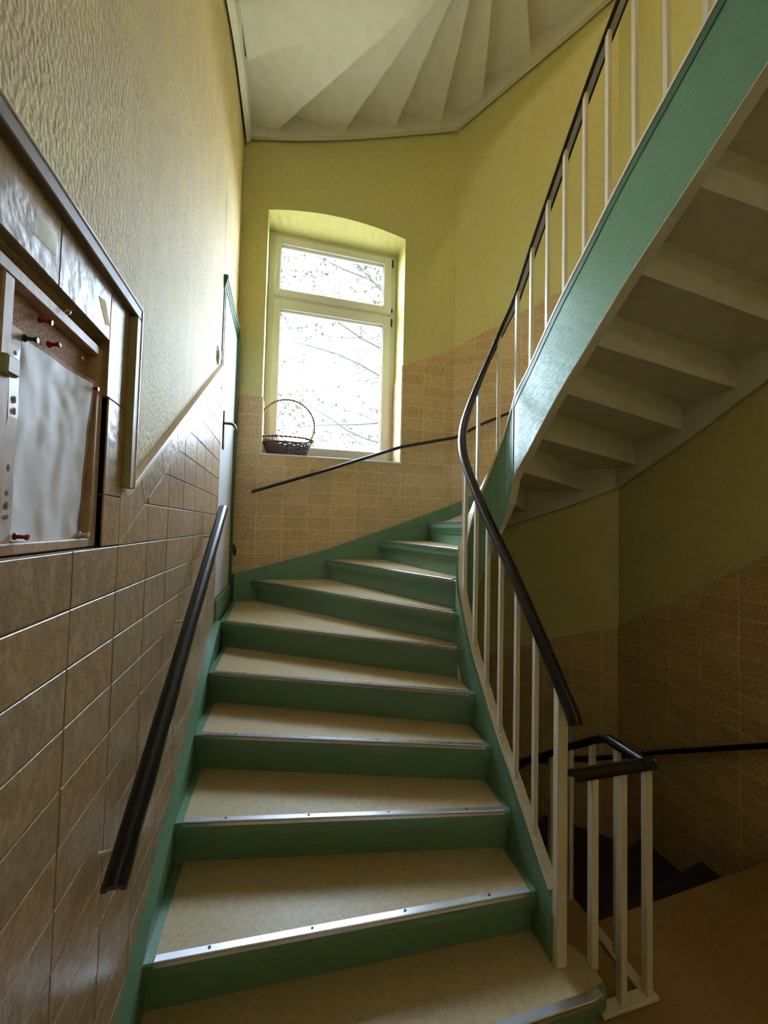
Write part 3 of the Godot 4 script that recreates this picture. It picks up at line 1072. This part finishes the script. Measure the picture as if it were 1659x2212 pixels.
func wall_rail(label: String, path: Array, out: Vector3, spots: Array, w: float, h: float) -> void:
	var root := thing("wall_handrail", label, "handrail")
	var hr := put("rail", sweep_mesh(path, ring_profile("rail", w, h)), M.black, root)
	var core := []
	for i in path.size():
		var p: Vector3 = path[i]
		if i == 0:
			p = p.move_toward(path[1], 0.02)
		core.append(p - Vector3(0, h * 0.42, 0))
	put("rail_core", sweep_mesh(core, ring_profile("flat", w * 0.5, 0.008), false), M.core, hr)
	for q: Array in spots:
		var p: Vector3 = path[q[0]].lerp(path[q[0] + 1], q[1]) - Vector3(0, h * 0.4, 0)
		var o: Vector3 = out if q.size() < 3 else q[2]
		var d: float = 0.06 if q.size() < 4 else q[3]
		var st := begin()
		tube(st, [p, p - Vector3(0, 0.022, 0), p - Vector3(0, 0.034, 0) - o * 0.012, p - Vector3(0, 0.038, 0) - o * d], [0.005, 0.005, 0.005, 0.005], 8)
		put("bracket", st.commit(), M.cream, root)

# ---------------------------------------------------------------- notice board and pins
func build_board() -> void:
	var x := -0.40
	var root := thing("notice_board", "wood-framed cork notice board set in the tiled recess of the left wall", "notice board", Vector3(x, EYE, -0.6))
	var y0 := -0.053
	var y1 := 0.355
	var z0 := 0.05 # relative: far end at -0.33
	var st := begin()
	box(st, Vector3(0, y0, -0.337), Vector3(0.030, y1, -0.31), 0.002)
	put("frame_bar", st.commit(), M.wood, root)
	put("frame_bar", box_mesh(Vector3(0, y0, -0.31), Vector3(0.030, y0 + 0.017, 0.25), 0.002), M.wood, root)
	put("frame_bar", box_mesh(Vector3(0, y1 - 0.02, -0.31), Vector3(0.030, y1, 0.25), 0.002), M.wood, root)
	put("frame_bar", box_mesh(Vector3(0, y0 + 0.017, -0.052), Vector3(0.030, y1 - 0.02, -0.030), 0.002), M.wood, root)
	put("frame_bar", box_mesh(Vector3(0, y0 + 0.017, 0.23), Vector3(0.030, y1 - 0.02, 0.25), 0.002), M.wood, root)
	put("cork_panel", box_mesh(Vector3(-0.004, y0, -0.31), Vector3(0.012, y1, -0.05)), M.cork, root)
	put("side_panel", box_mesh(Vector3(-0.004, y0, -0.03), Vector3(0.014, y1, 0.23)), M.door_green, root)
	put("latch", box_mesh(Vector3(0.028, 0.195, -0.056), Vector3(0.040, 0.222, -0.028), 0.003), M.trim, root)
	st = begin()
	tube(st, [Vector3(0.028, 0.352, -0.178), Vector3(0.031, 0.358, -0.178), Vector3(0.035, 0.360, -0.178), Vector3(0.038, 0.357, -0.178), Vector3(0.037, 0.353, -0.178), Vector3(0.034, 0.352, -0.178)], [0.0016, 0.0016, 0.0016, 0.0016, 0.0016, 0.0016], 6)
	put("screw_hook", st.commit(), M.chrome, root)

	# paper in a punched plastic sleeve: u along -z, v up
	var sl := thing("document_sleeve", "crumpled white sheet in a clear punched sleeve pinned to the cork board", "document", Vector3(-0.386, EYE, -0.664))
	var nz := FastNoiseLite.new()
	nz.seed = 7
	nz.frequency = 9.0
	nz.fractal_octaves = 3
	var W := 0.228
	var H := 0.312
	var wave := func(u: float, v: float) -> float: return 0.004 + 0.0034 * nz.get_noise_2d(u * 1.6, v) + 0.002 * sin(u * 14.0) * v + (0.012 * pow(u / W, 3.0) * (v / H))
	for layer in 2:
		st = begin()
		var nu := 30
		var nv := 36
		var ua := 0.028 if layer == 0 else 0.0
		var P := func(i: int, j: int) -> Vector3:
			var u := lerpf(ua, W - (0.004 if layer == 0 else 0.0), float(i) / nu)
			var v := lerpf(0.004 if layer == 0 else 0.0, H - (0.006 if layer == 0 else 0.0), float(j) / nv)
			return Vector3(wave.call(u, v) + layer * 0.002, v - 0.036 - 0.012 * u / W * (1 - v / H), -u)
		var N := func(i: int, j: int) -> Vector3:
			var a: Vector3 = P.call(mini(i + 1, nu), j) - P.call(maxi(i - 1, 0), j)
			var b: Vector3 = P.call(i, mini(j + 1, nv)) - P.call(i, maxi(j - 1, 0))
			var n := a.cross(b).normalized()
			return n if n.x > 0 else -n
		for i in nu:
			for j in nv:
				squad(st, [P.call(i, j), P.call(i + 1, j), P.call(i + 1, j + 1), P.call(i, j + 1)], [N.call(i, j), N.call(i + 1, j), N.call(i + 1, j + 1), N.call(i, j + 1)])
		put("paper" if layer == 0 else "plastic_cover", st.commit(), M.paper if layer == 0 else M.sleeve, sl)
	st = begin()
	for j in 12:
		var va := H * j / 12.0
		var vb := H * (j + 1) / 12.0
		var Q := func(u: float, v: float) -> Vector3: return Vector3(wave.call(u, v) + 0.0026, v - 0.036, -u)
		quad(st, Q.call(0.002, va), Q.call(0.024, va), Q.call(0.024, vb), Q.call(0.002, vb), Vector3.RIGHT)
	var strip := put("punched_strip", st.commit(), M.sleeve_edge, sl)
	for h: Array in [[0.275, 1.0], [0.262, 1.6], [0.242, 1.0], [0.207, 1.6], [0.19, 1.6], [0.157, 1.0], [0.125, 1.6], [0.108, 1.6], [0.072, 1.0], [0.054, 1.6], [0.038, 1.0]]:
		st = begin()
		var v: float = h[0]
		lathe(st, [Vector2(0.0034, 0.0), Vector2(0.0034, 0.0006), Vector2(0.0, 0.0007)], Transform3D(Basis(Vector3(0, 0, -1), UP * h[1], Vector3(1, 0, 0)), Vector3(wave.call(0.012, v) + 0.0027, v - 0.036, -0.013)), 10)
		put("punched_hole", st.commit(), M.hole, strip)

	# push pins: axis along +x
	for p: Array in [[0.319, -0.735, M.red, "red push pin highest on the bare cork under the top bar", 0.5], [0.290, -0.764, M.red, "red push pin in the cork just above the sheet's slanting top edge", -0.3],
			[0.268, -0.690, M.pin_dark, "black push pin holding the sheet's top left corner", 0.2], [0.262, -0.893, M.red, "dark red push pin at the sheet's curled top right edge", 0.1],
			[-0.026, -0.694, M.red, "red push pin at the bottom of the sleeve by its punched strip", 0.3], [-0.027, -0.884, M.pin_pale, "pale cream push pin at the sheet's bottom right corner", 0.4]]:
		pin(p)
	var st2 := begin()
	lathe(st2, [Vector2(0.005, 0), Vector2(0.0055, 0.002), Vector2(0.004, 0.004), Vector2(0.0, 0.005)], Transform3D(Basis(UP, PI / 2), Vector3.ZERO), 12)
	var tack := put("thumb_tack", st2.commit(), M.chrome, self, Vector3(-0.388, EYE + 0.316, -0.882))
	tag(tack, "small shiny white thumb tack alone on the cork near its right bar", "tack")
	# tape left on the tiles
	st2 = begin()
	prism(st2, PackedVector2Array([Vector2(0, 0), Vector2(0.055, 0.004), Vector2(0.057, 0.040), Vector2(0.003, 0.037)]), Transform3D(Basis(Vector3(0, 0, -1), UP, Vector3(1, 0, 0)), Vector3.ZERO), 0.0, 0.0012)
	tag(put("sticky_tape", st2.commit(), M.clear_tape, self, Vector3(-0.3597, EYE + 0.413, -0.665)), "wrinkled clear sticky tape on the tile above the notice board", "tape")
	st2 = begin()
	prism(st2, PackedVector2Array([Vector2(-0.006, 0.03), Vector2(0.024, 0.036), Vector2(0.05, -0.004), Vector2(0.03, -0.010)]), Transform3D(Basis(Vector3(0, 0, -1), UP, Vector3(1, 0, 0)), Vector3.ZERO), 0.0, 0.0003)
	tag(put("sticky_tape", st2.commit(), M.tape, self, Vector3(-0.3597, EYE + 0.41, -0.878)), "yellowed strip of sticky tape slanting on the tile at the recess corner", "tape")

func pin(p: Array) -> void:
	var st := begin()
	var tilt := Basis(UP, PI / 2) * Basis(Vector3.RIGHT, 0.25 * p[4]) * Basis(UP, 0.3 * p[4])
	lathe(st, [Vector2(0.0, 0.004), Vector2(0.0052, 0.004), Vector2(0.0056, 0.006), Vector2(0.0032, 0.0085), Vector2(0.0028, 0.0165), Vector2(0.0044, 0.019), Vector2(0.0048, 0.0205), Vector2(0.004, 0.0215), Vector2(0.0, 0.0218)], Transform3D(tilt, Vector3.ZERO), 14)
	var o := thing("push_pin", p[3], "push pin", Vector3(-0.388 + (0.006 if p[0] < 0.28 else 0.0), EYE + p[0], p[1]), "push pins on the notice board")
	put("head", st.commit(), p[2], o)
	st = begin()
	tube(st, [tilt * Vector3(0, 0, -0.006), tilt * Vector3(0, 0, 0.005)], [0.0004, 0.0006], 6)
	put("needle", st.commit(), M.chrome, o)

# ---------------------------------------------------------------- basket
func build_basket() -> void:
	var root := thing("wicker_basket", "dark oval wicker basket with a tall hoop handle on the window sill", "basket", Vector3(0.028, EYE + 0.561, -3.325))
	var rx := func(v: float) -> float: return lerpf(0.148, 0.206, v)
	var rz := func(v: float) -> float: return lerpf(0.075, 0.108, v)
	var H := 0.15
	var weave := begin()
	# woven rows of the wall: strands weaving in and out of the stakes
	for row in 12:
		var v := 0.04 + row * 0.062
		var path := []
		var radii := []
		for i in 97:
			var a := TAU * i / 96.0
			var out := 0.004 * sin(a * 16.0 + (PI if row % 2 == 0 else 0.0))
			path.append(Vector3(cos(a) * (rx.call(v) + out), v * H, sin(a) * (rz.call(v) + out)))
			radii.append(0.0052)
		tube(weave, path, radii, 6)
	var wv := put("woven_side", weave.commit(), M.wicker, root)
	wv.set_meta("kind", "stuff")
	var st := begin()
	for i in 32:
		var a := TAU * (i + 0.25) / 32.0
		var path := []
		for j in 6:
			var v := j / 5.0
			path.append(Vector3(cos(a) * rx.call(v), v * H, sin(a) * rz.call(v)))
		tube(st, path, [0.003, 0.003, 0.003, 0.003, 0.003, 0.003], 6)
	var sk := put("stakes", st.commit(), M.wicker, root)
	sk.set_meta("kind", "stuff")
	for side: float in [-1.0, 1.0]:
		st = begin()
		var path := []
		var radii := []
		for i in 73:
			var a := TAU * i / 72.0
			path.append(Vector3(cos(a) * 0.208 + cos(a) * 0.004 * cos(a * 18.0) * side, H - 0.004 + 0.005 * sin(a * 18.0) * side, sin(a) * 0.110 + sin(a) * 0.004 * cos(a * 18.0) * side))
			radii.append(0.0055)
		tube(st, path, radii, 6)
		put("rim_strand", st.commit(), M.wicker, root)
	st = begin()
	var base := PackedVector2Array()
	for i in 32:
		base.append(Vector2(cos(TAU * i / 32.0) * 0.15, sin(TAU * i / 32.0) * 0.077))
	slab(st, base, 0.0, 0.008)
	put("bottom", st.commit(), M.wicker, root)
	for side: float in [-1.0, 1.0]:
		st = begin()
		var path := []
		var radii := []
		for i in 49:
			var a := lerpf(-0.62, PI + 0.62, i / 48.0)
			path.append(Vector3(cos(a) * (0.218 + 0.005 * side * sin(a * 26.0)), 0.262 + sin(a) * (0.215 + 0.005 * side * sin(a * 26.0)), 0.005 * side * cos(a * 26.0)))
			radii.append(0.0070)
		tube(st, path, radii, 6)
		put("handle_strand", st.commit(), M.wicker_pale, root)

# ---------------------------------------------------------------- garden tree
func build_tree() -> void:
	var root := thing("tree", "sparse pale-leaved tree reaching across the sky outside the window", "tree", Vector3(3.6, -2.6, -8.6))
	var wood := begin()
	tube(wood, [Vector3(0, 0, 0), Vector3(-0.05, 2.0, 0), Vector3(-0.15, 4.0, 0.1), Vector3(-0.4, 6.2, 0), Vector3(-0.6, 8.6, -0.1), Vector3(-0.7, 11, 0)], [0.22, 0.18, 0.15, 0.11, 0.07, 0.03], 10)
	var leaves := begin()
	rng.seed = 4242
	# limbs that come in from the right: [height on the trunk, heading, rise, length]
	for l: Array in [[5.2, 3.05, 0.10, 3.4], [5.9, 2.8, 0.05, 3.6], [6.4, 3.3, 0.16, 3.6], [7.2, 3.0, 0.22, 3.9], [8.0, 3.2, 0.3, 3.8], [8.7, 2.85, 0.34, 3.8], [9.3, 3.1, 0.3, 3.6], [4.5, 3.2, -0.02, 3.2], [7.7, 0.3, 0.3, 2.6], [6.2, -0.4, 0.25, 2.6], [8.8, 1.4, 0.4, 2.4]]:
		grow(wood, leaves, Vector3(-0.45, l[0], 0), Vector3(cos(l[1]), l[2], sin(l[1]) * 0.9).normalized(), l[3], 0.035, 0)
	put("trunk_and_branches", wood.commit(), M.bark, root)
	var f := put("foliage", leaves.commit(), M.leaf, root)
	f.set_meta("kind", "stuff")

func grow(wood: SurfaceTool, leaves: SurfaceTool, from: Vector3, dir: Vector3, length: float, r: float, depth: int) -> void:
	var path := [from]
	var radii := [r]
	var p := from
	var d := dir
	var steps := 7 if depth == 0 else 5
	for i in steps:
		d = (d + Vector3(rng.randf_range(-1, 1), rng.randf_range(-0.9, 0.75), rng.randf_range(-1, 1)) * 0.22).normalized()
		p += d * length / steps
		path.append(p)
		radii.append(maxf(0.006, r * (1.0 - 0.85 * (i + 1.0) / steps)))
		if depth < 2:
			var count := rng.randi_range(1, 2) if depth == 0 else (1 if rng.randf() < 0.75 else 0)
			for c in count:
				var side := (d + Vector3(rng.randf_range(-1, 1), rng.randf_range(-0.8, 0.9), rng.randf_range(-1, 1)) * 0.9).normalized()
				grow(wood, leaves, p, side, length * rng.randf_range(0.25, 0.45), radii[-1] * 0.6, depth + 1)
	tube(wood, path, radii, 6 if depth == 0 else 5)
	if depth > 0:
		for i in range(1, path.size()):
			for n in (3 if rng.randf() < 0.5 else 0):
				var a: Vector3 = path[i]
				var t := Vector3(rng.randf_range(-1, 1), rng.randf_range(-1, 0.6), rng.randf_range(-1, 1)).normalized()
				var s := t.cross(Vector3(rng.randf_range(-1, 1), 1, rng.randf_range(-1, 1))).normalized()
				var L := rng.randf_range(0.07, 0.13)
				var up := s.cross(t) * L * 0.12
				var q := [a, a + t * L * 0.45 + s * L * 0.24 - up, a + t * L, a + t * L * 0.45 - s * L * 0.24 - up]
				tri(leaves, q[0], q[1], q[2], UP)
				tri(leaves, q[0], q[2], q[3], UP)

# ---------------------------------------------------------------- everything
func _ready() -> void:
	rng.seed = 99
	# camera, sky and exposure
	var cam := Camera3D.new()
	cam.name = "camera"
	cam.fov = rad_to_deg(2.0 * atan(1106.0 / 848.0))
	cam.near = 0.05
	# the lens turns right, tips up a little and rolls by about a degree
	cam.transform = Transform3D(Basis(Vector3(0.967008, 0.023446, 0.253667), Vector3(-0.032445, 0.998982, 0.031352), Vector3(-0.252673, -0.038548, 0.966783)), Vector3(0, EYE, 0))
	add_child(cam)
	cam.current = true
	var e := Environment.new()
	e.background_mode = Environment.BG_SKY
	var sm := ProceduralSkyMaterial.new()
	sm.sky_top_color = Color(0.76, 0.88, 1.0)
	sm.sky_horizon_color = Color(0.89, 0.95, 1.0)
	sm.ground_horizon_color = Color(0.54, 0.57, 0.52)
	sm.ground_bottom_color = Color(0.38, 0.40, 0.35)
	sm.sky_curve = 0.3
	var sky := Sky.new()
	sky.sky_material = sm
	e.sky = sky
	e.background_energy_multiplier = 40.0
	e.tonemap_mode = Environment.TONE_MAPPER_LINEAR
	e.tonemap_exposure = 1.15
	e.sdfgi_enabled = true
	e.ssao_enabled = true
	e.ssil_enabled = true
	var we := WorldEnvironment.new()
	we.name = "world_environment"
	we.environment = e
	add_child(we)

	# unseen fill lamps, added to brighten the landing and the upper right wall
	lamp(Vector3(0.95, 3.40, 1.45), 0.125, "added unseen fill lamp, round opal globe under the landing ceiling behind the viewpoint")
	lamp(Vector3(0.75, 7.2, 0.35), 1.4, "added unseen fill lamp, round opal globe one storey up over the upper landing")

	make_materials()
	build_walls()
	build_window("window_1", EYE)
	build_window("added_window_2", EYE + STOREY)  # unseen upper window, added to bring in more daylight
	build_door()
	build_stairs()
	build_railing()
	build_wall_rails()
	build_board()
	build_basket()
	var st := begin()
	var dome := []
	for i in 7:
		dome.append(Vector2(0.042 * cos(i * PI / 12.0), 0.020 * sin(i * PI / 12.0)))
	lathe(st, dome, Transform3D(Basis(Vector3(0, 0, -1), UP, Vector3(1, 0, 0)), Vector3.ZERO), 24, 0.9, 1.3)
	tag(put("wall_plate", st.commit(), M.chrome, self, Vector3(-0.378, EYE + 0.952, -2.36)), "shiny oval metal plate on the plaster beside the white door's frame", "wall plate")
	build_tree()

func lamp(at: Vector3, energy: float, label: String) -> void:  # builds an added fill lamp: globe, base and light
	var root := thing("added_fill_lamp", label, "lamp", at)
	var glow := mat(Color(1, 0.97, 0.9), 0.4)
	glow.emission_enabled = true
	glow.emission = Color(1.0, 0.92, 0.8)
	glow.emission_energy_multiplier = 0.6
	var st := begin()
	var prof := []
	for i in 13:
		prof.append(Vector2(0.12 * sin(PI * i / 12.0), -0.12 * cos(PI * i / 12.0)))
	lathe(st, prof, Transform3D(Basis(Vector3.RIGHT, -PI / 2), Vector3.ZERO), 24)
	put("globe", st.commit(), glow, root)
	st = begin()
	lathe(st, [Vector2(0.0, 0.10), Vector2(0.05, 0.10), Vector2(0.055, 0.17), Vector2(0.0, 0.172)], Transform3D(Basis(Vector3.RIGHT, -PI / 2), Vector3.ZERO), 20)
	put("base", st.commit(), mat(c8(200, 198, 190), 0.4), root)
	var l := OmniLight3D.new()
	l.name = "fill_bulb"
	l.light_color = Color(1.0, 0.95, 0.88)
	l.light_energy = energy
	l.light_size = 0.1
	l.omni_range = 12.0
	l.omni_attenuation = 2.0
	l.shadow_enabled = true
	root.add_child(l)

func build_stairs() -> void:
	var root := thing("staircase", "green winding wooden staircase with beige linoleum treads, rising from the landing past the window", "staircase")
	# the bottom step runs on past the newel and is rounded there
	var p := PackedVector2Array([Vector2(-0.34, -1.30), Vector2(-0.34, -1.0), Vector2(0.93, -1.003)])
	for i in 7:
		var a := i * PI / 12.0
		p.append(Vector2(0.96 + 0.045 * sin(a), -1.05 + 0.047 * cos(a)))
	p.append_array([Vector2(1.005, -1.10), Vector2(0.985, -1.15), Vector2(0.94, -1.19), Vector2(0.90, -1.30)])
	var t := put("tread", slab_mesh(p, RISE - 0.04, RISE, 0.004), M.green, root)
	var q := Geometry2D.offset_polygon(p, -0.03)
	put("riser", slab_mesh(q[0], 0.0, RISE - 0.04), M.green, root)
	var lin := Geometry2D.intersect_polygons(Geometry2D.offset_polygon(p, -0.005)[0], PackedVector2Array([Vector2(-0.33, -1.28), Vector2(-0.33, -1.022), Vector2(0.93, -1.025), Vector2(1.1, -1.06), Vector2(1.1, -1.28)]))
	put("linoleum", slab_mesh(lin[0], RISE, RISE + 0.004), M.lino, t)
	var st := begin()
	slab(st, PackedVector2Array([Vector2(-0.32, -1.024), Vector2(-0.32, -0.998), Vector2(0.935, -1.0), Vector2(0.975, -1.008), Vector2(0.965, -1.03), Vector2(0.93, -1.026)]), RISE, RISE + 0.0065, 0.002)
	slab(st, PackedVector2Array([Vector2(-0.32, -1.003), Vector2(-0.32, -0.998), Vector2(0.935, -1.0), Vector2(0.935, -1.005)]), RISE - 0.01, RISE + 0.003)
	put("edge_strip", st.commit(), M.metal, t)
	for k in range(2, 22):
		add_step(k, root, 0.0, true)
	stair_strings(root, 1, 22, 0.0, 0.07, 2.95)

	var up := thing("staircase", "white-painted underside of the next flight winding across the top of the stairwell", "staircase")
	for k in range(3, 15):
		add_step(k, up, STOREY, false)
	stair_strings(up, 3, 15, STOREY, 0.25, 1.6)

	# the flight that goes down from the landing
	var dn := thing("staircase", "dark flight of steps going down beside the lower right railing", "staircase")
	var o := [[2.38, -1.39], [2.37, -1.53], [2.37, -1.76], [2.37, -2.15], [2.02, -2.67], [1.56, -3.1], [1.1, -3.21], [0.6, -3.21], [0.1, -3.21]]
	var n := [[1.24, -1.335], [1.24, -1.46], [1.24, -1.59], [1.24, -1.72], [1.22, -1.85], [1.15, -1.97], [1.05, -2.02], [0.95, -1.98], [0.88, -1.85]]
	for k in range(1, 9):
		var a0 := Vector2(n[k - 1][0], n[k - 1][1])
		var b0 := Vector2(o[k - 1][0], o[k - 1][1])
		var a1 := Vector2(n[k][0], n[k][1])
		var b1 := Vector2(o[k][0], o[k][1])
		var w := (a0 - b0).normalized()
		var back := Vector2(-w.y, w.x) # down the stair
		if back.dot(a1 - a0) < 0.0:
			back = -back
		var poly := PackedVector2Array([a0 - back * 0.05, b0 - back * 0.05])
		if k == 4:
			poly.append(Vector2(2.38, -2.335))
		elif k == 6:
			poly.append(Vector2(1.46, -3.22))
		poly.append_array([b1, a1])
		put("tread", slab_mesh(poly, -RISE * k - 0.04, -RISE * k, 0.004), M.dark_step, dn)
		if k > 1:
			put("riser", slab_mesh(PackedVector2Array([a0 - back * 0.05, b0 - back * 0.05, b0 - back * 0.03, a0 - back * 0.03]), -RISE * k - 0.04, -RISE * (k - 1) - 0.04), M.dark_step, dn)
	var rb := []
	for v: Array in [[-1.33, -0.04], [-1.46, -0.10], [-1.6, -0.25], [-1.72, -0.38], [-1.85, -0.52]]:
		rb.append([Vector2(1.242, v[0]), Vector2(1.2, v[0]), v[1] - 0.3, v[1] + 0.02])
	st = begin()
	ribbon(st, rb)
	put("well_string", st.commit(), M.door_green, dn)

func build_wall_rails() -> void:
	wall_rail("straight black handrail on the left wall's brown tiles", [Vector3(-0.295, EYE - 0.72, -0.90), Vector3(-0.295, EYE - 0.50, -1.255), Vector3(-0.295, EYE - 0.12, -1.87), Vector3(-0.295, EYE + 0.085, -2.2)], Vector3(1, 0, 0), [[0, 0.25], [1, 0.5], [2, 0.5]], 0.046, 0.026)
	var d := Vector3(0.7207, 0, 0.6933)
	wall_rail("thin black handrail climbing the ochre tiles below the window sill", [Vector3(-0.226, EYE + 0.246, -3.15), Vector3(0.318, EYE + 0.438, -3.15), Vector3(0.958, EYE + 0.68, -3.15), Vector3(1.36, EYE + 0.778, -3.15), Vector3(1.43, EYE + 0.79, -3.135), Vector3(1.49, EYE + 0.815, -3.085), Vector3(1.607, EYE + 0.885, -2.975), Vector3(1.796, EYE + 0.965, -2.79), Vector3(2.24, EYE + 1.25, -2.36), Vector3(2.31, EYE + 1.31, -2.25), Vector3(2.31, EYE + 1.9, -1.3)], Vector3(0, 0, 1), [[0, 0.08], [2, 0.95], [6, 0.15, Vector3(-d.z, 0, d.x)]], 0.036, 0.024)
	wall_rail("black handrail low on the dark tiles of the right wall", [Vector3(2.315, EYE - 0.72, -0.9), Vector3(2.315, EYE - 1.01, -1.399), Vector3(2.315, EYE - 1.36, -1.977), Vector3(2.315, EYE - 1.55, -2.27), Vector3(2.27, EYE - 1.6, -2.36), Vector3(1.7, EYE - 1.87, -2.9)], Vector3(-1, 0, 0), [[0, 0.9], [2, 0.2]], 0.040, 0.026)
